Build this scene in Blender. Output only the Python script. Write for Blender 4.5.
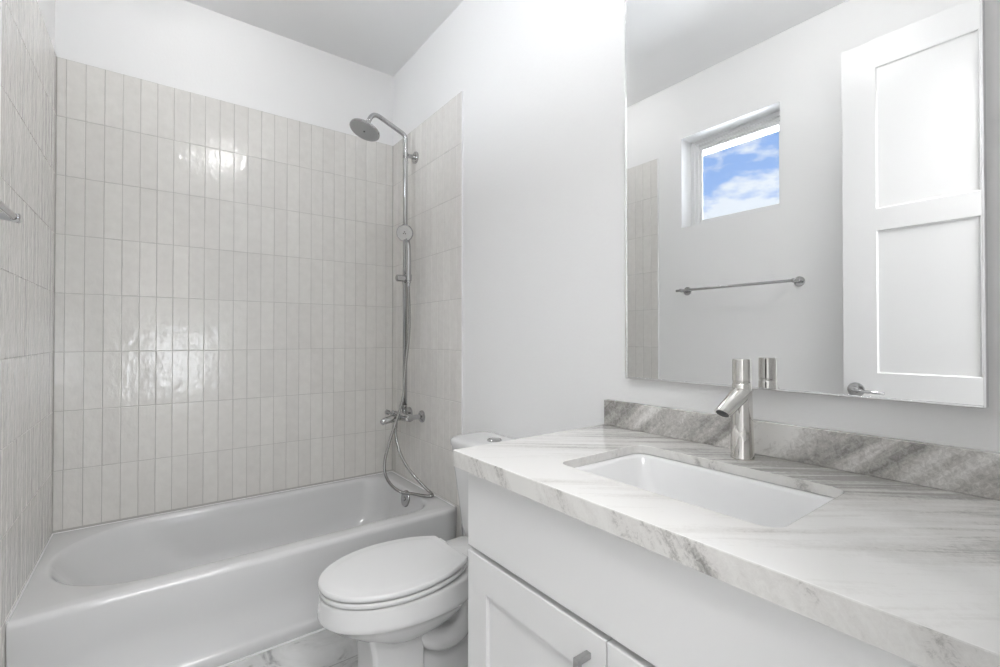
import bpy, bmesh, math, random
from mathutils import Vector, Matrix
random.seed(7)
S = bpy.context.scene
for o in list(bpy.data.objects): bpy.data.objects.remove(o)
C = S.collection
PI = math.pi

# ------------------------------------------------------------------ camera
CAMZ = 1.174
cd = bpy.data.cameras.new('camera'); cam = bpy.data.objects.new('camera', cd); C.objects.link(cam)
cam.location = (0, 0, CAMZ)
cam.rotation_euler = (math.radians(90.552), 0, math.radians(-36.8973))
cd.sensor_width = 36; cd.lens = 460.887 / 1000 * 36; cd.clip_start = 0.01
S.camera = cam

# ------------------------------------------------------------------ world (blue sky with drifting cloud)
w = bpy.data.worlds.new('sky'); S.world = w; w.use_nodes = True
nt = w.node_tree; nt.nodes.clear()
def wn(t, **k):
    n = nt.nodes.new(t)
    for a, b in k.items(): setattr(n, a, b)
    return n
wo = wn('ShaderNodeOutputWorld'); bg = wn('ShaderNodeBackground'); nt.links.new(bg.outputs[0], wo.inputs[0])
tc = wn('ShaderNodeTexCoord'); sx = wn('ShaderNodeSeparateXYZ'); nt.links.new(tc.outputs['Generated'], sx.inputs[0])
mp = wn('ShaderNodeMapping'); mp.inputs['Scale'].default_value = (1, 1, 2.4); mp.inputs['Location'].default_value = (0.55, 0.2, 0.1)
nt.links.new(tc.outputs['Generated'], mp.inputs[0])
nz = wn('ShaderNodeTexNoise'); nz.inputs['Scale'].default_value = 8.0; nz.inputs['Detail'].default_value = 9; nz.inputs['Roughness'].default_value = .55
nt.links.new(mp.outputs[0], nz.inputs['Vector'])
ad = wn('ShaderNodeMapRange'); ad.inputs['From Min'].default_value = .24; ad.inputs['From Max'].default_value = .40   # more cloud lower in the sky
ad.inputs['To Min'].default_value = .16; ad.inputs['To Max'].default_value = -.03
nt.links.new(sx.outputs['Z'], ad.inputs['Value'])
sm = wn('ShaderNodeMath', operation='ADD'); nt.links.new(nz.outputs['Fac'], sm.inputs[0]); nt.links.new(ad.outputs[0], sm.inputs[1])
cr = wn('ShaderNodeValToRGB'); cr.color_ramp.elements[0].position = .54; cr.color_ramp.elements[1].position = .66
nt.links.new(sm.outputs[0], cr.inputs[0])
gr = wn('ShaderNodeValToRGB'); e = gr.color_ramp.elements
e[0].position = 0.0; e[0].color = (.86, .85, .83, 1); e[1].position = .62; e[1].color = (.24, .42, .88, 1)
x = e.new(.2); x.color = (.36, .54, .92, 1)
# below the horizon: pale ground, glow boosted as added fill through the windows
nt.links.new(sx.outputs['Z'], gr.inputs[0])
mx = wn('ShaderNodeMixRGB'); nt.links.new(cr.outputs[0], mx.inputs[0]); nt.links.new(gr.outputs[0], mx.inputs[1]); mx.inputs[2].default_value = (.86, .91, 1.0, 1)
nt.links.new(mx.outputs[0], bg.inputs[0]); gm = wn('ShaderNodeMapRange'); gm.inputs['From Min'].default_value = -.02; gm.inputs['From Max'].default_value = .12; gm.inputs['To Min'].default_value = 16.0; gm.inputs['To Max'].default_value = 1.08  # strength raised towards the ground, extra fill for the room
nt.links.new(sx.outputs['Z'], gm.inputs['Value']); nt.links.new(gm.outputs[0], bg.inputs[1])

# ------------------------------------------------------------------ sun and lamps, some lamps added as fill
# glowing globes: (x, y, z, radius, emitted radiance, label)
GLOBES = ((.15, 2.05, 2.735, .060, 21, 'added globe fill lamp nearest the bathtub, out of view'), (.45, .75, 2.70, .065, 49, 'small globe ceiling lamp nearest the doorway'))  # the globe by the bathtub is an added, unseen fill lamp
HALL_FILL = 41
def area(name, loc, sx_, sy_, power):
    l = bpy.data.lights.new(name, 'AREA'); l.shape = 'RECTANGLE'; l.size = sx_; l.size_y = sy_; l.energy = power
    o = bpy.data.objects.new(name, l); C.objects.link(o); o.location = loc
area('hall_fill_light', (.08, -.58, 2.775), .9, .5, HALL_FILL)  # added fill light through the doorway, behind the camera
sl = bpy.data.lights.new('sun', 'SUN'); sl.energy = 12; sl.angle = math.radians(.6)
so = bpy.data.objects.new('sun', sl); C.objects.link(so); so.rotation_euler = Vector((.20, -1, -.70)).to_track_quat('-Z', 'Y').to_euler()

# ------------------------------------------------------------------ view
S.view_settings.view_transform = 'Standard'; S.view_settings.look = 'None'
S.view_settings.exposure = 0.13; S.view_settings.gamma = 1; S.view_settings.use_curve_mapping = False

# ------------------------------------------------------------------ materials
def mat(name, col=(.8, .8, .8), rough=.5, metal=0, coat=0, spec=.5):
    m = bpy.data.materials.new(name); m.use_nodes = True
    b = m.node_tree.nodes['Principled BSDF']
    b.inputs['Base Color'].default_value = (*col, 1); b.inputs['Roughness'].default_value = rough
    b.inputs['Metallic'].default_value = metal; b.inputs['Coat Weight'].default_value = coat
    b.inputs['Specular IOR Level'].default_value = spec
    return m
def nodes(m): return m.node_tree.nodes, m.node_tree.links, m.node_tree.nodes['Principled BSDF']
def add_bump(m, scale, dist, detail=3, strength=1, tone=False, stretch=(1, 1, 1)):
    N, L, b = nodes(m)
    t = N.new('ShaderNodeTexCoord'); mpn = N.new('ShaderNodeMapping'); mpn.inputs['Scale'].default_value = stretch
    L.new(t.outputs['Object'], mpn.inputs[0])
    n = N.new('ShaderNodeTexNoise'); n.inputs['Scale'].default_value = scale; n.inputs['Detail'].default_value = detail
    L.new(mpn.outputs[0], n.inputs['Vector'])
    if tone:
        n.noise_dimensions = '4D'; at = N.new('ShaderNodeAttribute'); at.attribute_name = 'tone'
        mu = N.new('ShaderNodeMath'); mu.operation = 'MULTIPLY'; mu.inputs[1].default_value = 37
        L.new(at.outputs['Fac'], mu.inputs[0]); L.new(mu.outputs[0], n.inputs['W'])
    bp = N.new('ShaderNodeBump'); bp.inputs['Distance'].default_value = dist; bp.inputs['Strength'].default_value = strength
    L.new(n.outputs['Fac'], bp.inputs['Height']); L.new(bp.outputs[0], b.inputs['Normal'])
    return n, bp
M = {}
M['wall'] = mat('wall_paint', (.89, .887, .882), .55); add_bump(M['wall'], 90, .0004)
M['ceil'] = mat('ceiling_paint', (.90, .90, .90), .7)
M['trim'] = mat('trim_paint', (.86, .86, .86), .35)
M['door'] = mat('door_paint', (.85, .848, .845), .38)
M['cab'] = mat('cabinet_paint', (.83, .828, .825), .33)
M['dark'] = mat('cabinet_inside', (.45, .45, .45), .6)
M['porc'] = mat('glazed_porcelain', (.80, .80, .80), .09, coat=.5)
M['seat'] = mat('seat_plastic', (.80, .80, .80), .16)
M['tubm'] = mat('tub_enamel', (.71, .71, .71), .12, coat=.4)
M['chrome'] = mat('polished_chrome', (.50, .50, .505), .07, metal=1)
M['nickel'] = mat('polished_nickel', (.74, .725, .70), .05, metal=1)
M['rubber'] = mat('spray_face', (.42, .42, .42), .5)
M['black'] = mat('aerator_dark', (.05, .05, .05), .4)
M['alu'] = mat('mirror_frame_metal', (.80, .80, .81), .25, metal=1)
M['mirror'] = mat('mirror_silver', (.90, .905, .905), .0, metal=1)
M['grout'] = mat('grout', (.52, .505, .48), .8)
M['vinyl'] = mat('window_vinyl', (.88, .88, .88), .3)
M['caulk'] = mat('caulk', (.88, .88, .88), .4)
M['steel'] = mat('brushed_steel', (.45, .45, .45), .3, metal=1)
# handmade glazed tile
m = M['tile'] = mat('glazed_wall_tile', (.6, .58, .55), .10, spec=.5)
N, L, b = nodes(m)
nf, bmp = add_bump(m, 40, .0022, 3, 1, True, (1, 1, .6))
at = N.new('ShaderNodeAttribute'); at.attribute_name = 'tone'
r = N.new('ShaderNodeValToRGB'); r.color_ramp.elements[0].color = (.77, .75, .72, 1); r.color_ramp.elements[1].color = (.81, .792, .76, 1)
L.new(at.outputs['Fac'], r.inputs[0])
t = N.new('ShaderNodeTexCoord'); n2 = N.new('ShaderNodeTexNoise'); n2.inputs['Scale'].default_value = 30; n2.inputs['Detail'].default_value = 6
L.new(t.outputs['Object'], n2.inputs['Vector'])
r2 = N.new('ShaderNodeValToRGB'); r2.color_ramp.elements[0].position = .3; r2.color_ramp.elements[0].color = (.965, .963, .96, 1); r2.color_ramp.elements[1].position = .7; r2.color_ramp.elements[1].color = (1.02, 1.02, 1.02, 1)
L.new(n2.outputs['Fac'], r2.inputs[0])
mm = N.new('ShaderNodeMixRGB'); mm.blend_type = 'MULTIPLY'; mm.inputs[0].default_value = 1
L.new(r.outputs[0], mm.inputs[1]); L.new(r2.outputs[0], mm.inputs[2]); L.new(mm.outputs[0], b.inputs['Base Color'])
# stone: layered veins that run diagonally through the slab
def stone(name, light, mid, darkc, dirz, rough, lo, hi, streak, crackle, fade=None, bs_=2.2, bw=.9):
    m = mat(name, light, rough); N, L, b = nodes(m)
    t = N.new('ShaderNodeTexCoord'); mp = N.new('ShaderNodeMapping'); mp.inputs['Rotation'].default_value = dirz
    L.new(t.outputs['Object'], mp.inputs[0])
    def noise(scale3, sc, det, rough_, dist, src):
        q = N.new('ShaderNodeMapping'); q.inputs['Scale'].default_value = scale3; L.new(src, q.inputs[0])
        n = N.new('ShaderNodeTexNoise'); n.inputs['Scale'].default_value = sc; n.inputs['Detail'].default_value = det
        n.inputs['Roughness'].default_value = rough_; n.inputs['Distortion'].default_value = dist; L.new(q.outputs[0], n.inputs['Vector']); return n.outputs['Fac']
    def madd(x_, k, add=None):
        n = N.new('ShaderNodeMath'); n.operation = 'MULTIPLY_ADD'; n.inputs[1].default_value = k; L.new(x_, n.inputs[0])
        if add is None: n.inputs[2].default_value = 0
        else: L.new(add, n.inputs[2])
        return n.outputs[0]
    v = madd(noise((.45, 3.2, 3.2), bs_, 3, .5, .5, mp.outputs[0]), bw)            # broad bands
    v = madd(noise((1.1, 14, 14), 2.4, 10, .68, .5, mp.outputs[0]), streak, v)     # fine streaks along the grain
    v = madd(noise((1, 1, 1), 95, 6, .8, .8, t.outputs['Object']), crackle, v)    # crystalline speckle
    if fade:
        sp = N.new('ShaderNodeSeparateXYZ'); L.new(t.outputs['Object'], sp.inputs[0])
        k = N.new('ShaderNodeMapRange'); k.inputs['From Min'].default_value = .62; k.inputs['From Max'].default_value = 1.12
        k.inputs['To Min'].default_value = -fade; k.inputs['To Max'].default_value = fade
        L.new(sp.outputs['X'], k.inputs['Value']); v = madd(k.outputs[0], 1, v)
    mr = N.new('ShaderNodeMapRange'); mr.inputs['From Min'].default_value = (lo) * (bw + streak + crackle); mr.inputs['From Max'].default_value = hi * (bw + streak + crackle); L.new(v, mr.inputs['Value'])
    r = N.new('ShaderNodeValToRGB'); E = r.color_ramp.elements
    E[0].position = 0; E[0].color = (*light, 1); E[1].position = 1; E[1].color = (*darkc, 1)
    q = E.new(.5); q.color = (*mid, 1)
    L.new(mr.outputs[0], r.inputs[0]); L.new(r.outputs[0], b.inputs['Base Color'])
    return m
M['stone'] = stone('countertop_stone', (.84, .83, .81), (.74, .725, .70), (.42, .41, .39), (0, 0, math.radians(40)), .09, .45, .605, 1.0, .40, .15)
M['splash'] = stone('backsplash_stone', (.88, .865, .84), (.56, .54, .515), (.27, .26, .245), (math.radians(42), 0, math.radians(90)), .16, .43, .58, .60, .65, None, 2.9, 1.4)
M['edge'] = stone('countertop_edge_stone', (.80, .79, .765), (.72, .705, .68), (.30, .29, .275), (math.radians(-55), 0, math.radians(90)), .16, .465, .63, .6, .6, None, 4.0, 1.0)
M['basin'] = mat('basin_porcelain', (.91, .91, .91), .10, coat=.4)
# floor marble tile
m = M['floor'] = mat('floor_marble', (.7, .7, .7), .22); N, L, b = nodes(m)
t = N.new('ShaderNodeTexCoord')
br = N.new('ShaderNodeTexBrick'); br.inputs['Scale'].default_value = 1; br.inputs['Brick Width'].default_value = .61; br.inputs['Row Height'].default_value = .305
br.inputs['Mortar Size'].default_value = .0022; br.inputs['Color1'].default_value = (1, 1, 1, 1); br.inputs['Color2'].default_value = (.95, .95, .95, 1); br.inputs['Mortar'].default_value = (.62, .62, .62, 1)
mp = N.new('ShaderNodeMapping'); mp.inputs['Location'].default_value = (.14, .14, 0); L.new(t.outputs['Object'], mp.inputs[0]); L.new(mp.outputs[0], br.inputs['Vector'])
a = N.new('ShaderNodeTexNoise'); a.inputs['Scale'].default_value = 7; a.inputs['Detail'].default_value = 12; a.inputs['Roughness'].default_value = .65; a.inputs['Distortion'].default_value = .8
L.new(t.outputs['Object'], a.inputs['Vector'])
r = N.new('ShaderNodeValToRGB'); E = r.color_ramp.elements
E[0].position = .36; E[0].color = (.36, .36, .36, 1); E[1].position = .60; E[1].color = (.72, .72, .715, 1); q = E.new(.44); q.color = (.64, .64, .635, 1)
L.new(a.outputs['Fac'], r.inputs[0])
mm = N.new('ShaderNodeMixRGB'); mm.blend_type = 'MULTIPLY'; mm.inputs[0].default_value = 1; L.new(r.outputs[0], mm.inputs[1]); L.new(br.outputs['Color'], mm.inputs[2])
L.new(mm.outputs[0], b.inputs['Base Color'])
# window pane
m = M['glass'] = bpy.data.materials.new('window_glass'); m.use_nodes = True; N = m.node_tree.nodes; L = m.node_tree.links; N.clear()
o_ = N.new('ShaderNodeOutputMaterial'); ms = N.new('ShaderNodeMixShader'); tr = N.new('ShaderNodeBsdfTransparent'); gl = N.new('ShaderNodeBsdfGlossy'); fr = N.new('ShaderNodeFresnel')
gl.inputs['Roughness'].default_value = .02; tr.inputs[0].default_value = (.97, .98, .98, 1); fr.inputs[0].default_value = 1.45
L.new(fr.outputs[0], ms.inputs[0]); L.new(tr.outputs[0], ms.inputs[1]); L.new(gl.outputs[0], ms.inputs[2]); L.new(ms.outputs[0], o_.inputs[0])
def emis(name, col, st):
    m = mat(name, col, .4); b = m.node_tree.nodes['Principled BSDF']
    b.inputs['Emission Color'].default_value = (*col, 1); b.inputs['Emission Strength'].default_value = st
    return m
M['lamp'] = emis('fill_diffuser', (1, 1, 1), 4)  # glow of the added hall fill panel

# ------------------------------------------------------------------ mesh helpers
def obj(name, bm, m, parent=None, smooth=False, bevel=0, seg=2, loc=None, auto=None):
    bmesh.ops.recalc_face_normals(bm, faces=bm.faces)
    me = bpy.data.meshes.new(name); bm.to_mesh(me); bm.free()
    ms = m if isinstance(m, (list, tuple)) else [m]
    for q in ms: me.materials.append(M[q] if isinstance(q, str) else q)
    o = bpy.data.objects.new(name, me); C.objects.link(o)
    if parent: o.parent = parent; o.matrix_parent_inverse = Matrix.Translation(-parent.location)
    if loc: o.location = loc
    if smooth or auto:
        for p in me.polygons: p.use_smooth = True
        if auto: me.set_sharp_from_angle(angle=math.radians(auto))
    if bevel:
        b = o.modifiers.new('bevel', 'BEVEL'); b.width = bevel; b.segments = seg; b.limit_method = 'ANGLE'; b.angle_limit = math.radians(40)
        for p in me.polygons: p.use_smooth = True
        me.set_sharp_from_angle(angle=math.radians(40)) if not bevel else None
        b.harden_normals = True
    return o
def box(bm, x0, x1, y0, y1, z0, z1, mi=0):
    vs = [bm.verts.new((x, y, z)) for x in (x0, x1) for y in (y0, y1) for z in (z0, z1)]
    for f in ((0, 1, 3, 2), (4, 6, 7, 5), (0, 4, 5, 1), (2, 3, 7, 6), (0, 2, 6, 4), (1, 5, 7, 3)):
        bm.faces.new([vs[i] for i in f]).material_index = mi
    return vs
def boxes(*bs):
    bm = bmesh.new()
    for b in bs: box(bm, *b)
    return bm
def loft(bm, rings, cap0=False, cap1=False, closed=True, mi=0):
    R = [[bm.verts.new(p) for p in r] for r in rings]
    for a, b in zip(R, R[1:]):
        n = len(a)
        for i in range(n if closed else n - 1):
            j = (i + 1) % n
            try: bm.faces.new((a[i], a[j], b[j], b[i])).material_index = mi
            except ValueError: pass
    if cap0: bm.faces.new(R[0]).material_index = mi
    if cap1: bm.faces.new(list(reversed(R[-1]))).material_index = mi
    return R
def frame(d):
    d = Vector(d).normalized(); u = Vector((0, 0, 1)) if abs(d.z) < .9 else Vector((1, 0, 0))
    a = d.cross(u).normalized(); return a, d.cross(a).normalized()
def lathe(bm, p, d, prof, n=40, cap=True, mi=0):
    """prof: list of (distance along d, radius)"""
    p = Vector(p); d = Vector(d).normalized(); a, b = frame(d)
    rings = [[p + d * h + (a * math.cos(2 * PI * i / n) + b * math.sin(2 * PI * i / n)) * max(r, 1e-5) for i in range(n)] for h, r in prof]
    loft(bm, rings, cap, cap, mi=mi)
def spline(pts, k=8):
    pts = [Vector(p) for p in pts]; out = []
    P = [pts[0] * 2 - pts[1]] + pts + [pts[-1] * 2 - pts[-2]]
    for i in range(1, len(P) - 2):
        for j in range(k):
            t = j / k; a, b, c, d = P[i - 1], P[i], P[i + 1], P[i + 2]
            out.append(.5 * ((2 * b) + (c - a) * t + (2 * a - 5 * b + 4 * c - d) * t * t + (3 * b - a - 3 * c + d) * t ** 3))
    out.append(pts[-1]); return out
def tube(bm, pts, r, n=16, cap=True, ribs=0):
    pts = [Vector(p) for p in pts]; rings = []; a = None
    for i, p in enumerate(pts):
        d = (pts[min(i + 1, len(pts) - 1)] - pts[max(i - 1, 0)]).normalized()
        if a is None: a, b = frame(d)
        else:
            a = (a - d * a.dot(d)).normalized()
        b = d.cross(a)
        rr = r(i / (len(pts) - 1)) if callable(r) else r
        if ribs: rr *= 1 + (ribs if i % 2 else -ribs)
        rings.append([p + (a * math.cos(2 * PI * k / n) + b * math.sin(2 * PI * k / n)) * rr for k in range(n)])
    loft(bm, rings, cap, cap)
def arcpts(pts, rad, k=8):
    """polyline with rounded corners"""
    pts = [Vector(p) for p in pts]; out = [pts[0]]
    for i in range(1, len(pts) - 1):
        p = pts[i]; u = (pts[i - 1] - p).normalized(); v = (pts[i + 1] - p).normalized()
        r_ = rad[i - 1] if isinstance(rad, (list, tuple)) else rad
        a = p + u * r_; b = p + v * r_
        for j in range(k + 1):
            t = j / k; out.append(a * (1 - t) ** 2 + p * 2 * t * (1 - t) + b * t * t)
    out.append(pts[-1]); return out
def rrect(x0, x1, y0, y1, z, r, k=10, m=8, rx=None):
    """rounded rectangle ring; r = radii for corners (x1y1, x0y1, x0y0, x1y0), each (rx, ry) or one number"""
    if not isinstance(r, (list, tuple)): r = [r] * 4
    r = [(q, q) if not isinstance(q, (list, tuple)) else q for q in r]
    cs = [(x1 - r[0][0], y1 - r[0][1], 0), (x0 + r[1][0], y1 - r[1][1], 90), (x0 + r[2][0], y0 + r[2][1], 180), (x1 - r[3][0], y0 + r[3][1], 270)]
    pts = []
    for i, (cx, cy, a0) in enumerate(cs):
        arc = [Vector((cx + r[i][0] * math.cos(math.radians(a0 + 90 * j / k)), cy + r[i][1] * math.sin(math.radians(a0 + 90 * j / k)), z)) for j in range(k + 1)]
        pts += arc
        nx = cs[(i + 1) % 4]; rr = r[(i + 1) % 4]
        e = Vector((nx[0] + rr[0] * math.cos(math.radians(nx[2])), nx[1] + rr[1] * math.sin(math.radians(nx[2])), z))
        for j in range(1, m): pts.append(arc[-1].lerp(e, j / m))
    return pts
def empty(name, loc, label, cat, group=None):
    o = bpy.data.objects.new(name, None); C.objects.link(o); o.location = loc; o.empty_display_size = .05
    o['label'] = label; o['category'] = cat
    if group: o['group'] = group
    bpy.context.view_layer.update()
    return o
def tag(o, label, cat, group=None):
    o['label'] = label; o['category'] = cat
    if group: o['group'] = group
    return o
def struct(o, label=None):
    o['kind'] = 'structure'
    if label: o['label'] = label
    return o

# ------------------------------------------------------------------ room shell
XR, XL, D, H = 1.187, -.344, 2.686, 2.806
TR, TL, TB = 1.180, -.337, 2.679          # faces of the tile
struct(obj('floor', boxes((-1.6, 1.6, -2.1, 3.0, -.1, 0)), 'floor'))
struct(obj('ceiling', boxes((-1.6, 1.6, -2.1, 3.0, H, H + .1)), 'ceil'))
wb = struct(obj('wall_back', boxes((XL - .16, XR + .12, D + .002, D + .12, 0, H)), 'wall'))
wr = struct(obj('wall_right', boxes((XR, XR + .12, .02, D + .002, 0, H)), 'wall'))
wy0, wy1, wz0, wz1 = 1.064, 1.644, 1.870, 2.442
wl = struct(obj('wall_left', boxes((XL - .16, XL, .02, wy0, 0, H), (XL - .16, XL, wy1, D + .002, 0, H), (XL - .16, XL, wy0, wy1, 0, wz0), (XL - .16, XL, wy0, wy1, wz1, H)), 'wall'))
dx0, dx1, dz = -.29, .42, 2.55
wf = struct(obj('wall_front', boxes((-1.42, dx0, -.10, .02, 0, H), (dx1, 1.42, -.10, .02, 0, H), (dx0, dx1, -.10, .02, dz, H)), 'wall'))
# hall behind the doorway
struct(obj('wall_hall_left', boxes((-1.42, -1.30, -2.0, -.10, 0, H)), 'wall'))
struct(obj('wall_hall_right', boxes((1.30, 1.42, -2.0, -.10, 0, H)), 'wall'))
hw = (-.02, .52, .45, 1.30)
struct(obj('wall_hall_front', boxes((-1.42, hw[0], -2.0, -1.88, 0, H), (hw[1], 1.42, -2.0, -1.88, 0, H), (hw[0], hw[1], -2.0, -1.88, 0, hw[2]), (hw[0], hw[1], -2.0, -1.88, hw[3], H)), 'wall'))
# door casing (jamb lining and architrave)
struct(obj('trim_1', boxes((dx0 - .002, dx0 + .012, -.112, .024, 0, dz), (dx1 - .012, dx1 + .002, -.112, .024, 0, dz), (dx0, dx1, -.112, .024, dz - .012, dz + .002)), 'trim', bevel=.002))
# finishing strip at the tile's end on the right wall, and the same on the left wall
struct(obj('trim_2', boxes((TR - .0005, XR + .004, 1.876, 1.880, .0, 2.366)), 'trim', bevel=.0008))
struct(obj('trim_3', boxes((XL - .004, TL + .0005, 1.808, 1.812, .0, 2.366)), 'trim', bevel=.0008))
struct(obj('baseboard_left', boxes((XL, XL + .014, .03, 1.78, 0, .13)), 'trim', bevel=.003))

# tile cladding, every tile with its own slight tilt and tone
def tiles(name, parent, origin, ud, nd, cols, rows, thick, zbot_skip=None):
    bm = bmesh.new(); tone = bm.loops.layers.float_color.new('tone')
    O = Vector(origin); U = Vector(ud); Nn = Vector(nd); Z = Vector((0, 0, 1)); g = .0009
    for u0, u1 in cols:
        for z0, z1 in rows:
            a, b_, c, d_ = u0 + g, u1 - g, z0 + g, z1 - g
            jit = [random.uniform(-.0004, .0004) for _ in range(4)]
            tx, tz = random.gauss(0, .006), random.gauss(0, .0022)
            cu, cz = (a + b_) / 2, (c + d_) / 2
            base = []; top = []
            for i, (u, z) in enumerate(((a, c), (b_, c), (b_, d_), (a, d_))):
                su = 1 if u < cu else -1; sz = 1 if z < cz else -1
                base.append(bm.verts.new(O + U * (u + jit[i]) + Z * (z + jit[i] * .6) - Nn * thick))
                h = tx * (u - cu) + tz * (z - cz)
                top.append(((u + jit[i]), (z + jit[i] * .6), su, sz, h))
            mid = [bm.verts.new(O + U * u + Z * z + Nn * (h - .0012)) for u, z, su, sz, h in top]
            tp = [bm.verts.new(O + U * (u + su * .0016) + Z * (z + sz * .0016) + Nn * h) for u, z, su, sz, h in top]
            v = random.random() ** 1.2
            fs = [bm.faces.new(tp)]
            for i in range(4):
                j = (i + 1) % 4
                fs.append(bm.faces.new((mid[i], mid[j], tp[j], tp[i]))); fs.append(bm.faces.new((base[i], base[j], mid[j], mid[i])))
            for f in fs:
                for l in f.loops: l[tone] = (v, v, v, 1)
    me = bpy.data.meshes.new(name)
    bmesh.ops.recalc_face_normals(bm, faces=bm.faces)
    bm.to_mesh(me); bm.free(); me.materials.append(M['tile'])
    o = bpy.data.objects.new(name, me); C.objects.link(o); o.parent = parent
    o['label'] = 'glossy greige vertical stacked tile'
    return o
ROWS = [(2.366 - .2505 * (i + 1), 2.366 - .2505 * i) for i in range(8)]
ROWSL = ROWS + [(.1, .362), (0, .1)]
P = .0627
bc = [(TL + .001, -.306)] + [(-.306 + P * i, -.306 + P * (i + 1)) for i in range(23)] + [(-.306 + P * 23, TR - .001)]
tiles('tile_cladding', wb, (0, TB, 0), (1, 0, 0), (0, -1, 0), bc, ROWS, .004)
obj('grout_bed', boxes((XL, XR, TB + .0016, D + .002, .3, 2.366)), 'grout', wb)
n = int((TB - 1.88) / P)
rc = [(-TB + .001 + P * i, -TB + .001 + P * (i + 1)) for i in range(n)] + [(-TB + .001 + P * n, -1.880)]
tiles('tile_cladding', wr, (TR, 0, 0), (0, -1, 0), (-1, 0, 0), rc, ROWSL, .004)
obj('grout_bed', boxes((TR + .0016, XR + .001, 1.880, D, 0, 2.366)), 'grout', wr)
n = int((TB - 1.812) / P)
lc = [(1.812, TB - P * n)] + [(TB - P * (i + 1), TB - P * i) for i in reversed(range(n))]
tiles('tile_cladding', wl, (TL, 0, 0), (0, 1, 0), (1, 0, 0), lc, ROWSL, .004)
obj('grout_bed', boxes((XL - .001, TL - .0016, 1.812, D, 0, 2.366)), 'grout', wl)

# window in the left wall
def ringbox(bm, x0, x1, y0, y1, z0, z1, w):
    box(bm, x0, x1, y0, y0 + w, z0, z1); box(bm, x0, x1, y1 - w, y1, z0, z1)
    box(bm, x0, x1, y0 + w, y1 - w, z0, z0 + w); box(bm, x0, x1, y0 + w, y1 - w, z1 - w, z1)
bm = bmesh.new(); ringbox(bm, XL - .153, XL - .112, wy0 - .004, wy1 + .004, wz0 - .004, wz1 + .004, .030)
win = struct(obj('window_1', bm, 'vinyl', bevel=.002))
bm = bmesh.new(); ringbox(bm, XL - .152, XL - .124, wy0 + .024, wy1 - .024, wz0 + .024, wz1 - .024, .022); obj('window_frame', bm, 'vinyl', win, bevel=.002)
bm = bmesh.new(); ringbox(bm, XL - .152, XL - .137, wy0 + .044, wy1 - .044, wz0 + .044, wz1 - .044, .018); obj('window_frame', bm, 'vinyl', win, bevel=.002)
obj('window_pane', boxes((XL - .1515, XL - .1475, wy0 + .060, wy1 - .060, wz0 + .060, wz1 - .060)), 'glass', win)
bm = bmesh.new()
ly = .002
for b in ((XL - .112, XL - .001, wy1 - ly, wy1 + ly, wz0, wz1), (XL - .112, XL - .001, wy0 - ly, wy0 + ly, wz0, wz1), (XL - .112, XL - .001, wy0, wy1, wz1 - ly, wz1 + ly), (XL - .112, XL - .001, wy0, wy1, wz0 - ly, wz0 + ly)): box(bm, *b)
obj('window_reveal', bm, 'trim', win)
bm = bmesh.new()
for a in ((hw[0], hw[0] + .05, hw[2], hw[3]), (hw[1] - .05, hw[1], hw[2], hw[3]), (hw[0], hw[1], hw[2], hw[2] + .05), (hw[0], hw[1], hw[3] - .05, hw[3])): box(bm, a[0], a[1], -1.97, -1.91, a[2], a[3])
w2 = struct(obj('window_2', bm, 'vinyl', bevel=.002))
obj('window_pane', boxes((hw[0] + .05, hw[1] - .05, -1.945, -1.941, hw[2] + .05, hw[3] - .05)), 'glass', w2)

# open door leaf, folded back along the left wall
fx = -.258; bx = -.294; dy0, dy1, dzt = .070, .763, 2.520
PZ = (1.017, 1.655, 1.754, 2.391)
bm = bmesh.new(); sy0, sy1 = .310, .636
ys = [dy0, sy0, sy1, dy1]; zs = [.010, PZ[0], PZ[1], PZ[2], PZ[3], dzt]; dd = .009; ii = .0035
for xf_, sg in ((fx, -1), (bx, 1)):
    G = {(a, b): bm.verts.new((xf_, ys[a], zs[b])) for a in range(4) for b in range(6)}
    for a in range(3):
        for b in range(5):
            q = [G[a, b], G[a + 1, b], G[a + 1, b + 1], G[a, b + 1]]
            if a == 1 and b in (1, 3):
                m_ = [bm.verts.new((xf_ + sg * dd, y + (ii if k in (0, 3) else -ii), z + (ii if k in (0, 1) else -ii))) for k, (y, z) in enumerate([(v_.co.y, v_.co.z) for v_ in q])]
                for k in range(4): bm.faces.new((q[k], q[(k + 1) % 4], m_[(k + 1) % 4], m_[k]))
                bm.faces.new(m_)
            else: bm.faces.new(q)
    if sg == -1: F = G
    else: Bk = G
rim = [(a, 0) for a in range(4)] + [(3, b) for b in range(1, 6)] + [(a, 5) for a in (2, 1, 0)] + [(0, b) for b in (4, 3, 2, 1)]
for k in range(len(rim)):
    a, b = rim[k], rim[(k + 1) % len(rim)]; bm.faces.new((F[a], F[b], Bk[b], Bk[a]))
dr = struct(obj('door_1', bm, 'door', bevel=.0015))
ky, kz = .715, .936
bm = bmesh.new(); lathe(bm, (fx, ky, kz), (1, 0, 0), [(0, .033), (.004, .033), (.008, .030), (.010, .016), (.030, .0145), (.034, .012)], 48)
hd = obj('door_handle', bm, 'chrome', dr, auto=40)
bm = bmesh.new(); tube(bm, arcpts([(fx + .030, ky, kz), (fx + .052, ky, kz), (fx + .056, ky - .115, kz - .004)], .012), lambda t: .0095 - .003 * t, 16)
obj('lever', bm, 'chrome', hd, smooth=True)
obj('latch_plate', boxes((bx + .008, fx - .008, dy1 - .001, dy1 + .0015, kz - .028, kz + .028)), 'steel', dr, bevel=.0005)
for z in (.25, 1.27, 2.30):
    bm = bmesh.new(); lathe(bm, (fx - .018, dy0 - .008, z - .045), (0, 0, 1), [(0, .005), (.001, .0065), (.089, .0065), (.09, .005)], 20); obj('hinge', bm, 'chrome', dr, auto=40)

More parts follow.
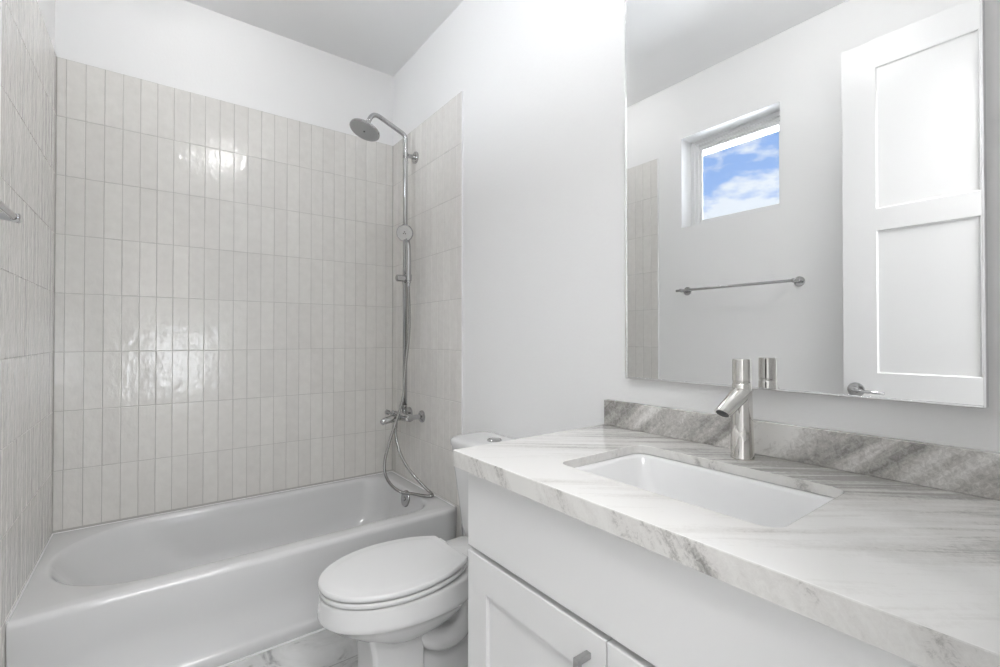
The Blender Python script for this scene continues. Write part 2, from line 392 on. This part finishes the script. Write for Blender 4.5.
# ------------------------------------------------------------------ bathtub
tub = empty('bathtub', (.42, 2.3, 0), 'white alcove bathtub with rounded sloping end, set between the tiled walls', 'bathtub')
bm = bmesh.new()
RZ = .351; TX0, TX1, TY0, TY1 = TL + .0006, TR - .002, 1.916, TB - .002
def tr_(x0, x1, y0, y1, z, rl, rr, k=14): return rrect(x0, x1, y0, y1, z, [rr, rl, rl, rr], k, 16)
rg = []
c0 = .004
rg.append(tr_(TX0, TX1, TY0 + .030, TY1, .0, c0, c0))
rg.append(tr_(TX0, TX1, TY0 + .010, TY1, .0, c0, c0))
rg.append(tr_(TX0, TX1, TY0 + .006, TY1, .004, c0, c0))
rg.append(tr_(TX0, TX1, TY0 + .006, TY1, .040, c0, c0))
rg.append(tr_(TX0, TX1, TY0 + .010, TY1, .047, c0, c0))
rg.append(tr_(TX0, TX1, TY0 + .022, TY1, .058, c0, c0))
rg.append(tr_(TX0, TX1, TY0 + .010, TY1, .20, c0, c0))
rg.append(tr_(TX0, TX1, TY0 + .003, TY1, .29, c0, c0))
for a in range(0, 91, 15):
    t_ = math.radians(a); q = .020
    rg.append(tr_(TX0, TX1, TY0 + q - q * math.cos(t_), TY1, RZ - q + q * math.sin(t_), c0, c0))
rg.append(tr_(TX0 + .004, TX1 - .004, TY0 + .045, TY1 - .004, RZ + .001, c0, c0))
IX0, IX1, IY0, IY1 = -.295, 1.105, 1.998, 2.640
rl, rr = (.33, .300), (.14, .14)
def inner(dl, dr_, df, db, z): 
    w_ = (IY1 - db) - (IY0 + df)
    return tr_(IX0 + dl, IX1 - dr_, IY0 + df, IY1 - db, z, (rl[0] * (1 - dl * .6), min(rl[1], w_ / 2 - .005)), (rr[0], rr[1]))
rg.append(inner(-.012, -.012, -.012, -.010, RZ + .001))
rg.append(inner(-.005, -.005, -.005, -.005, RZ - .001))
rg.append(inner(.002, .002, .002, .002, RZ - .006))
rg.append(inner(.008, .006, .006, .006, RZ - .016))
rg.append(inner(.030, .012, .010, .010, RZ - .05))
rg.append(inner(.085, .025, .020, .020, RZ - .12))
rg.append(inner(.150, .042, .032, .032, RZ - .19))
rg.append(inner(.205, .062, .048, .048, RZ - .24))
rg.append(inner(.260, .095, .075, .075, RZ - .272))
rg.append(inner(.330, .150, .125, .125, RZ - .285))
rg.append(inner(.430, .26, .20, .20, RZ - .288))
loft(bm, rg, False, True)
obj('tub_shell', bm, 'tubm', tub, smooth=True)
for b in ((TX0 + .01, TX1 - .01, TY0 - .001, TY0 + .008, 0, .005), (TX0 - .0018, TX0 + .004, TY0 + .012, TY1 + .001, RZ - .006, RZ + .0035), (TX1 - .004, TX1 + .0018, TY0 + .012, TY1 + .001, RZ - .006, RZ + .0035), (TX0, TX1, TY1 - .004, TY1 + .0018, RZ - .006, RZ + .0035)):
    bm = boxes(b); obj('caulk_line', bm, 'caulk', tub, bevel=.001)
bm = bmesh.new()
od = Vector((-1, 0, .16)).normalized()
lathe(bm, (1.096, 2.303, .306), od, [(0, .044), (.006, .044), (.012, .040), (.013, .012), (.018, .010), (.019, .004)], 40); obj('overflow_cover', bm, 'chrome', tub, auto=35)
bm = bmesh.new(); lathe(bm, (.86, 2.32, .063), (0, 0, 1), [(0, .034), (.004, .034), (.006, .028), (.012, .018), (.015, .002)], 32); obj('drain_cover', bm, 'chrome', tub, auto=35)

# ------------------------------------------------------------------ shower column
SY = 2.363; px = 1.115
col = empty('shower_set', (px, SY, .74), 'polished chrome shower riser with round rain head and bath mixer on the tiled wall', 'shower')
bm = bmesh.new()
tube(bm, arcpts([(px, SY, .755), (px, SY, 2.302), (.928, SY, 2.378), (.893, SY, 2.300)], [.022, .045], 12), .0125, 20); obj('riser_pipe', bm, 'chrome', col, smooth=True)
bm = bmesh.new()
lathe(bm, (TR, SY, 2.193), (-1, 0, 0), [(0, .033), (.010, .033), (.012, .031), (.012, .012), (.052, .011)], 36)
lathe(bm, (px, SY, 2.176), (0, 0, 1), [(0, .0125), (.001, .0148), (.033, .0148), (.034, .0125)], 28)
obj('wall_bracket', bm, 'chrome', col, auto=35)
hc = Vector((.880, SY, 2.262)); hn = Vector((-.38, -.05, -1)).normalized()
bm = bmesh.new()
lathe(bm, hc - hn * .052, hn, [(0, .011), (.010, .0125), (.012, .016), (.026, .016), (.030, .020), (.034, .045), (.037, .076), (.040, .080), (.048, .080), (.051, .077)], 56)
sh = obj('rain_head', bm, 'chrome', col, auto=30)
bm = bmesh.new(); lathe(bm, hc - hn * .002, hn, [(0, .075), (.0012, .075)], 56)
a, b2 = frame(hn)
for ring_, cnt in ((.012, 6), (.024, 12), (.036, 18), (.048, 24), (.060, 30), (.070, 36)):
    for i in range(cnt):
        t_ = 2 * PI * i / cnt; lathe(bm, hc + (a * math.cos(t_) + b2 * math.sin(t_)) * ring_ - hn * .001, hn, [(0, .0016), (.003, .0010)], 6)
obj('spray_plate', bm, 'rubber', sh)
bm = bmesh.new(); lathe(bm, hc - hn * .001, hn, [(0, .005), (.003, .005)], 20); obj('centre_cap', bm, 'black', sh)
# slider that carries the hand shower
bm = bmesh.new()
lathe(bm, (px, SY, 1.478), (0, 0, 1), [(0, .011), (.001, .0165), (.042, .0165), (.043, .011)], 28)
lathe(bm, (px, SY - .030, 1.500), (-1, 0, 0), [(-.014, .010), (-.012, .0185), (.062, .0185), (.065, .015)], 28); lathe(bm, (px, SY, 1.500), (0, -1, 0), [(0, .014), (.046, .014)], 24)
lathe(bm, (1.113, 2.317, 1.486), (0, 0, 1), [(0, .013), (.001, .0165), (.034, .018), (.035, .014)], 28)
obj('slider_holder', bm, 'chrome', col, auto=35)
# mixer
for yy in (2.434, 2.280):
    bm = bmesh.new(); lathe(bm, (TR, yy, .744), (-1, 0, 0), [(0, .033), (.003, .034), (.010, .033), (.016, .024), (.020, .0135), (.060, .013), (.062, .018), (.084, .018)], 32); obj('union_flange', bm, 'chrome', col, auto=35)
bm = bmesh.new()
lathe(bm, (1.098, 2.262, .742), (0, 1, 0), [(0, .012), (.003, .0185), (.030, .0195), (.075, .024), (.100, .026), (.125, .024), (.172, .0195), (.202, .0185), (.205, .012)], 32)
tube(bm, [(1.098, SY, .742), (1.075, SY, .742), (1.060, SY, .742)], lambda t: .024 - .004 * t, 24)
lathe(bm, (px - .004, SY, .752), (0, 0, 1), [(0, .014), (.030, .014), (.032, .0155), (.052, .0155), (.053, .011)], 28)
lathe(bm, (1.052, SY - .02, .735), (0, 0, -1), [(0, .012), (.012, .012), (.013, .0105), (.030, .0105)], 20)
mxr = obj('mixer_body', bm, 'chrome', col, auto=40)
bm = bmesh.new()
tube(bm, spline([(1.075, SY - .004, .738), (1.045, SY - .006, .734), (1.012, SY - .006, .730), (.988, SY - .006, .724), (.975, SY - .006, .716)], 6), lambda t: .019 * (1 - .25 * abs(2 * t - .9) ** 3), 22)
obj('bath_spout', bm, 'chrome', mxr, smooth=True)
bm = bmesh.new()
lathe(bm, (1.072, SY + .012, .752), (-.9, 0, .30), [(0, .018), (.030, .018), (.033, .015), (.034, .006), (.036, .0055), (.046, .0055), (.048, .013), (.066, .014), (.068, .011)], 28)
obj('lever_handle', bm, 'chrome', mxr, auto=35)

# hand shower with its hose
hs = empty('hand_shower', (1.088, 2.33, 1.5), 'round chrome hand shower hanging in the slider, with a looping metal hose', 'hand shower')
fc = Vector((1.082, 2.302, 1.742)); fd = Vector((-.62, -.72, -.22)).normalized()
bm = bmesh.new()
lathe(bm, fc - fd * .030, fd, [(0, .012), (.006, .030), (.014, .043), (.022, .046), (.027, .046), (.030, .043)], 44)
tube(bm, spline([fc - fd * .012 + Vector((0, 0, -.030)), (1.108, 2.315, 1.690), (1.112, 2.316, 1.62), (1.113, 2.317, 1.54), (1.113, 2.317, 1.475)], 6), lambda t: .0138, 20)
hh = obj('handle', bm, 'chrome', hs, auto=40)
bm = bmesh.new(); lathe(bm, fc + fd * .0002, fd, [(0, .040), (.0012, .040)], 40)
a, b2 = frame(fd)
for ring_, cnt in ((.014, 10), (.022, 14), (.030, 20), (.036, 26)):
    for i in range(cnt):
        t_ = 2 * PI * i / cnt; lathe(bm, fc + (a * math.cos(t_) + b2 * math.sin(t_)) * ring_, fd, [(0, .0014), (.0028, .0009)], 6)
obj('spray_face', bm, mat('spray_face_light', (.60, .595, .58), .4), hs)
bm = bmesh.new()
for k in range(3):
    t_ = k * 2 * PI / 3 + .4; lathe(bm, fc + (a * math.cos(t_) + b2 * math.sin(t_)) * .006, fd, [(0, .0035), (.003, .003)], 12)
obj('centre_nozzle', bm, 'black', hs)
bm = bmesh.new()
hp = [(1.113, 2.317, 1.476), (1.116, 2.320, 1.425), (1.124, 2.330, 1.33), (1.124, 2.335, 1.19), (1.102, 2.334, 1.0), (1.090, 2.330, .86), (1.060, 2.325, .765), (1.024, 2.315, .680), (.995, 2.307, .605), (.972, 2.300, .530),
      (.968, 2.285, .465), (.995, 2.268, .406), (1.040, 2.240, .368), (1.085, 2.185, .364), (1.118, 2.125, .3635), (1.144, 2.105, .3638), (1.152, 2.125, .369), (1.140, 2.165, .389), (1.108, 2.225, .440), (1.072, 2.265, .505), (1.050, 2.300, .580), (1.046, 2.330, .650), (1.051, 2.342, .712)]
tube(bm, spline(hp, 26), .0078, 14, ribs=.03); obj('hose', bm, mat('hose_metal', (.40, .40, .395), .16, metal=1), hs, smooth=True)
bm = bmesh.new(); lathe(bm, (1.113, 2.317, 1.478), (0, 0, -1), [(0, .0095), (.003, .011), (.022, .009), (.024, .007)], 20); obj('hose_nut', bm, 'chrome', hs, auto=35)
bm = bmesh.new(); lathe(bm, (1.052, 2.343, .705), (0, 0, -1), [(0, .0095), (.018, .0095), (.020, .008), (.040, .0075)], 20); obj('hose_nut', bm, 'chrome', hs, auto=35)

# ------------------------------------------------------------------ toilet
TCY = 1.462
toi = empty('toilet', (.80, TCY, 0), 'white two-piece toilet with closed elongated lid between the tub and the vanity', 'toilet')
def tegg(xf, xb, hw_, z, n=56, m_=10, ov=.060, xc=.655, cy=TCY):
    # ellipse cut straight across at the hinge side
    a_ = xb + ov - xc; t0 = math.acos((xb - xc) / a_); pts = []
    for i in range(n + 1):
        t_ = t0 + (2 * PI - 2 * t0) * i / n; c, s = math.cos(t_), math.sin(t_)
        pts.append(Vector((xc + (a_ if c > 0 else xc - xf) * c, cy + hw_ * math.copysign(abs(s) ** (1 if c > 0 else .97), s), z)))
    e_ = pts[0]; f_ = pts[-1]
    return pts + [f_.lerp(e_, k / m_) for k in range(1, m_)]
def egg(xf, xb, hw_, z, xc=None, nb=2.6, nf=2.0, n=56, cy=TCY):
    xc = xc if xc is not None else xf + (xb - xf) * .54
    pts = []
    for i in range(n):
        t_ = 2 * PI * i / n; c, s = math.cos(t_), math.sin(t_)
        if c < 0: x_ = xc - (xc - xf) * abs(c) ** (2 / nf); y_ = hw_ * math.copysign(abs(s) ** (2 / nf), s)
        else: x_ = xc + (xb - xc) * abs(c) ** (2 / nb); y_ = hw_ * math.copysign(abs(s) ** (2 / nb), s)
        pts.append(Vector((x_, cy + y_, z)))
    return pts
bm = bmesh.new()
xc = .690
loft(bm, [egg(.46, .80, .12, .366, xc), egg(.424, .900, .166, .372, xc), egg(.415, .925, .175, .3715, xc), egg(.412, .930, .178, .367, xc), egg(.411, .930, .179, .360, xc), egg(.406, .935, .186, .320, xc), egg(.406, .935, .187, .309, xc), egg(.409, .934, .185, .303, xc), egg(.418, .930, .179, .298, xc),
          egg(.440, .92, .160, .275, xc), egg(.490, .90, .132, .240, xc), egg(.545, .86, .100, .205, xc), egg(.60, .84, .07, .18, xc)], True, True)
def ped(x0, x1, hw_, z, r_, cy=TCY): return rrect(x0, x1, cy - hw_, cy + hw_, z, r_, 8, 6)
# column under the front of the bowl
loft(bm, [ped(.540, .735, .098, .0, .018), ped(.541, .735, .097, .012, .018), ped(.552, .730, .086, .026, .018), ped(.553, .728, .082, .10, .016), ped(.549, .728, .082, .18, .016), ped(.538, .735, .088, .23, .016), ped(.52, .76, .10, .29, .016)], True, True)
# foot that runs back to the wall side
loft(bm, [ped(.70, .985, .090, .0, .04), ped(.70, .985, .089, .014, .04), ped(.71, .975, .078, .026, .035), ped(.71, .965, .05, .05, .03), ped(.72, .96, .042, .30, .03)], True, True)
for s in (-1, 1):
    y_ = TCY + s * .052
    tube(bm, spline([(.70, TCY + s * .035, .215), (.755, y_, .165), (.81, y_, .140), (.865, y_, .150), (.91, y_, .20), (.95, y_, .28), (.97, y_, .34)], 8), lambda t: .046 - .006 * abs(2 * t - 1), 24)
# deck under the tank
loft(bm, [rrect(.86, 1.165, TCY - .12, TCY + .12, .29, .05), rrect(.85, 1.170, TCY - .130, TCY + .130, .335, .05), rrect(.85, 1.170, TCY - .134, TCY + .134, .366, .05), rrect(.86, 1.165, TCY - .128, TCY + .128, .372, .045)], True, True)
obj('bowl', bm, 'porc', toi, auto=55)
def slab(z0, z1, xf, xb, hw_, dome=0, er=.006):
    bm = bmesh.new(); m_ = (z0 + z1) / 2; hh_ = (z1 - z0) / 2
    rg = [tegg(xf + er * 2, xb - er * 2, hw_ - er * 2, z0), tegg(xf + er * .7, xb - er * .7, hw_ - er * .7, z0)]
    for a_ in (-50, -25, 0, 25, 50, 75, 90):
        q = math.radians(a_)
        rg.append(tegg(xf + er - er * math.cos(q), xb - er + er * math.cos(q), hw_ - er + er * math.cos(q), m_ + hh_ * math.sin(q)))
    if dome:
        for f, dz_ in ((er + .004, .0001), (.030, .0006), (.034, .0012), (.042, .0018), (.060, .0022), (.10, .0025), (.15, .0026)):
            rg.append(tegg(xf + f, xb - f, hw_ - f, z1 + dz_))
    loft(bm, rg, True, True); return bm
obj('seat', slab(.3765, .3920, .411, .870, .1800, er=.005), 'seat', toi, auto=35)
obj('seat_lid', slab(.3965, .4140, .408, .874, .1815, 1), 'seat', toi, auto=35)
for s in (-1, 1):
    bm = bmesh.new(); lathe(bm, (.880, TCY + s * .075 - .022, .396), (0, 1, 0), [(0, .008), (.002, .011), (.042, .011), (.044, .008)], 20); box(bm, .868, .895, TCY + s * .075 - .018, TCY + s * .075 + .018, .3715, .396)
    obj('seat_hinge', bm, 'seat', toi, auto=40)
# tank, tapering downwards, with lid and push button
bm = bmesh.new()
def tk(x0, x1, hw_, z, r_=.03): return rrect(x0, x1, TCY - hw_, TCY + hw_, z, [r_, r_ * 1.6, r_ * 1.6, r_], 8, 6)
loft(bm, [tk(1.02, 1.165, .13, .3705), tk(1.005, 1.170, .150, .380), tk(.998, 1.172, .160, .42), tk(.990, 1.174, .170, .52), tk(.980, 1.175, .192, .66), tk(.976, 1.175, .199, .737)], True, True)
obj('tank', bm, 'porc', toi, auto=50)
bm = bmesh.new()
loft(bm, [tk(.980, 1.176, .198, .736, .04), tk(.966, 1.178, .210, .739, .045), tk(.964, 1.179, .212, .755, .045), tk(.967, 1.177, .209, .762, .045), tk(.976, 1.172, .202, .7665, .045), tk(.99, 1.16, .19, .7685, .04), tk(1.01, 1.14, .17, .769, .03)], True, True)
tl = obj('tank_lid', bm, 'porc', toi, auto=50)
bm = bmesh.new(); bc_ = (1.078, TCY + .01, .7685)
lathe(bm, bc_, (0, 0, 1), [(0, .029), (.004, .029), (.006, .027), (.006, .0245), (.0035, .024), (.0035, .0)], 40)
lathe(bm, bc_, (0, 0, 1), [(.0035, .0235), (.0055, .0225), (.0065, .018), (.0067, .0)], 40)
obj('flush_button', bm, 'chrome', toi, auto=35)

# ------------------------------------------------------------------ vanity
VX, VY0, VY1 = .620, .05, .957
van = empty('vanity_cabinet', (.90, .5, 0), 'white shaker vanity cabinet under the stone countertop', 'cabinet')
bm = bmesh.new()
CX = VX + .020
for b in ((CX, 1.180, VY1 - .018, VY1, 0.0, .853), (CX, 1.180, VY0, VY0 + .018, 0.0, .853), (CX, 1.180, VY0 + .018, VY1 - .018, .10, .118), (1.168, 1.180, VY0 + .018, VY1 - .018, .118, .853),
          (CX, CX + .018, VY0 + .018, VY1 - .018, .815, .853), (CX + .001, CX + .019, VY0 + .018, VY1 - .018, .640, .672), (CX + .06, CX + .075, VY0 + .018, VY1 - .018, 0, .10)): box(bm, *b)
obj('carcass', bm, 'cab', van, bevel=.001)
obj('false_front', boxes((VX, CX - .0005, VY0, VY1, .668, .848)), 'cab', van, bevel=.0018)
def shaker(y0, y1, z0, z1, hy):
    bm = bmesh.new(); w_ = .078
    R0 = lambda d, x: [Vector((x, y0 + d, z0 + d)), Vector((x, y1 - d, z0 + d)), Vector((x, y1 - d, z1 - d)), Vector((x, y0 + d, z1 - d))]
    loft(bm, [R0(0, CX - .001), R0(0, VX + .0018), R0(.0005, VX + .0006), R0(.0018, VX), R0(w_ - .0006, VX), R0(w_, VX + .0006), R0(w_ + .0004, VX + .009)], True, True)
    o = obj('door', bm, 'cab', van)
    bm = bmesh.new(); zt, zb = .618, .470; q = .0055
    box(bm, VX - .034, VX - .023, hy - q, hy + q, zb, zt)
    box(bm, VX - .024, VX + .001, hy - q, hy + q, zt - .011, zt); box(bm, VX - .024, VX + .001, hy - q, hy + q, zb, zb + .011)
    obj('handle', bm, 'steel', o, bevel=.0008)
ym = .524
shaker(ym + .0015, VY1, .104, .655, ym + .040)
shaker(VY0, ym - .0015, .104, .655, ym - .040)

# countertop with the cut-out for the sink
KZ0, KZ1, KZS = .853, .894, .873
bm = bmesh.new()
ox0, ox1, oy0, oy1 = .600, 1.185, .032, .997
hx0, hx1, hy0, hy1 = .728, 1.024, .296, .753
o_ = lambda d_, z: rrect(ox0 + d_, ox1 - d_, oy0 + d_, oy1 - d_, z, .003, 10, 10)
i_ = lambda d_, z: rrect(hx0 - d_, hx1 + d_, hy0 - d_, hy1 + d_, z, .030 + d_, 10, 10)
rings = [i_(.001, KZS), i_(0, KZS + .001), i_(0, KZ1 - .002), i_(.0006, KZ1 - .0006), i_(.002, KZ1), o_(.002, KZ1), o_(.0006, KZ1 - .0006), o_(0, KZ1 - .002), o_(0, KZ0 + .001), o_(.001, KZ0), o_(.019, KZ0), o_(.020, KZS), i_(.001, KZS)]
loft(bm, rings)
bmesh.ops.remove_doubles(bm, verts=bm.verts, dist=1e-6)
ct = obj('countertop', bm, ['stone', 'edge'])
for p in ct.data.polygons:
    if abs(p.normal.z) < .5: p.material_index = 1
tag(ct, 'pale veined stone countertop with rectangular sink cut-out on the white vanity', 'countertop')
bs = obj('backsplash', boxes((1.164, 1.1855, .032, .991, KZ1 + .0003, .974)), 'splash', bevel=.0012)
tag(bs, 'low grey-veined stone backsplash strip along the wall behind the faucet', 'backsplash')

# undermount basin
snk = empty('undermount_sink', (.876, .524, .853), 'white rectangular undermount sink below the countertop cut-out', 'sink')
bm = bmesh.new()
s_ = lambda dx_, dy_, z, r_: rrect(hx0 + dx_, hx1 - dx_, hy0 + dy_, hy1 - dy_, z, r_, 10, 10)
loft(bm, [s_(-.022, -.022, KZS - .0105, .04), s_(-.022, -.022, KZS - .0008, .04), s_(-.004, -.004, KZS - .0006, .032), s_(.003, .004, KZS - .002, .03), s_(.007, .010, KZS - .010, .03),
          s_(.016, .024, KZS - .05, .032), s_(.026, .045, KZS - .10, .036), s_(.040, .070, KZS - .128, .045), s_(.062, .100, KZS - .138, .055), s_(.10, .16, KZS - .141, .03)], False, True)
obj('basin', bm, 'basin', snk, smooth=True)
bm = bmesh.new(); lathe(bm, (.876, .524, KZS - .1412), (0, 0, 1), [(0, .030), (.003, .030), (.005, .024), (.009, .018), (.011, .002)], 32); obj('drain_cover', bm, 'chrome', snk, auto=35)

# faucet
FX, FY = 1.098, .522
fau = empty('sink_faucet', (FX, FY, KZ1), 'polished single-lever faucet with slanted spout behind the sink', 'faucet')
z0 = KZ1
bm = bmesh.new()
lathe(bm, (FX, FY, z0), (0, 0, 1), [(0, .0252), (.002, .0256), (.004, .0250), (.06, .0238), (.12, .0222), (.150, .0213), (.172, .0207), (.1735, .0200), (.1745, .0190), (.176, .0190)], 56)
fb = obj('faucet_body', bm, 'nickel', fau, auto=30)
bm = bmesh.new(); lathe(bm, (FX, FY, z0 + .1755), (0, 0, 1), [(0, .0190), (.0008, .0203), (.0035, .0206), (.004, .0196), (.0055, .0196), (.006, .0206), (.0535, .0202), (.0555, .0190), (.056, .0)], 56)
obj('lever_cap', bm, 'nickel', fau, auto=30)
p0 = Vector((FX, FY, z0 + .153)); p1 = Vector((1.008, FY, z0 + .112)); d_ = (p1 - p0).normalized(); ln = (p1 - p0).length
fn = Vector((-.58, 0, -.81)).normalized()           # the mouth is cut at a slant
def sring(t, rad, k=1.0):
    a, b = frame(d_); c = p0 + d_ * t; out = []
    nn = (d_ * (1 - k) + fn * k).normalized()
    for i in range(44):
        q = (a * math.cos(2 * PI * i / 44) + b * math.sin(2 * PI * i / 44)) * rad
        out.append(c + q - d_ * (q.dot(nn) / d_.dot(nn)))
    return out
bm = bmesh.new()
loft(bm, [sring(0, .0200, 0), sring(.02, .0196, .2), sring(ln - .004, .0168), sring(ln - .001, .0165), sring(ln, .0156), sring(ln, .0134), sring(ln - .003, .0130)], True, True)
obj('spout', bm, 'nickel', fau, auto=30)
bm = bmesh.new(); loft(bm, [sring(ln - .0035, .0128), sring(ln - .0005, .0124), sring(ln + .0003, .0108)], True, True); obj('aerator', bm, 'black', fau, auto=30)

# ------------------------------------------------------------------ wall mirror
MY0, MY1, MZ0, MZ1 = 0.134, .905, 1.051, 2.30; mxp = 1.165
mir = empty('wall_mirror', (XR, .524, MZ0), 'large rectangular wall mirror in a thin metal frame above the vanity', 'mirror')
obj('mirror_glass', boxes((mxp, mxp + .004, MY0 + .004, MY1 - .004, MZ0 + .004, MZ1 - .004)), 'mirror', mir)
obj('mirror_backing', boxes((mxp + .0045, XR - .0005, MY0 + .004, MY1 - .004, MZ0 + .004, MZ1 - .004)), 'dark', mir)
bm = bmesh.new(); ringbox(bm, mxp - .003, XR - .0003, MY0, MY1, MZ0, MZ1, .0038); obj('mirror_frame', bm, 'alu', mir, bevel=.0008)

# ------------------------------------------------------------------ towel bar on the left wall
tb = empty('towel_bar', (XL, 1.296, 1.467), 'slim chrome towel bar on the left wall below the window', 'towel bar')
bm = bmesh.new(); tube(bm, [(-.273, .950, 1.467), (-.273, 1.636, 1.467)], .0078, 20); obj('bar', bm, 'chrome', tb, auto=40)
for yy in (.976, 1.602):
    bm = bmesh.new(); lathe(bm, (XL, yy, 1.467), (1, 0, 0), [(0, .026), (.005, .026), (.008, .023), (.009, .010), (.060, .009), (.064, .011), (.080, .011), (.082, .008)], 36); obj('post', bm, 'chrome', tb, auto=35)

# ------------------------------------------------------------------ lamps (above the frame, tub globe and hall panel added as fill)
for i, (lx, ly_, lz, lr, le, lab) in enumerate(GLOBES):
    ce = empty('ceiling_light', (lx, ly_, H), lab, 'ceiling light')
    bm = bmesh.new(); lathe(bm, (lx, ly_, H), (0, 0, -1), [(0, .055), (.006, .055), (.012, .050), (.013, .012), (H - lz - lr + .006, .012)], 40); obj('canopy', bm, 'alu', ce, auto=35)
    bm = bmesh.new(); bmesh.ops.create_uvsphere(bm, u_segments=32, v_segments=20, radius=lr, matrix=Matrix.Translation((lx, ly_, lz))); obj('globe', bm, emis('lamp_globe_%d' % i, (1, 1, 1), le), ce, smooth=True)
bm = bmesh.new(); x0, x1, y0, y1 = -.40, .56, -.86, -.30
for b in ((x0, x1, y0, y0 + .025, 2.768, H), (x0, x1, y1 - .025, y1, 2.768, H), (x0, x0 + .025, y0 + .025, y1 - .025, 2.768, H), (x1 - .025, x1, y0 + .025, y1 - .025, 2.768, H)): box(bm, *b)
hl = empty('ceiling_light', (.08, -.58, H), 'added flat rectangular fill light panel on the hall ceiling, out of view', 'ceiling light')  # invented fixture around the hall fill light
obj('fill_panel_rim', bm, 'alu', hl); obj('diffuser', boxes((x0 + .025, x1 - .025, y0 + .025, y1 - .025, 2.780, H)), 'lamp', hl)
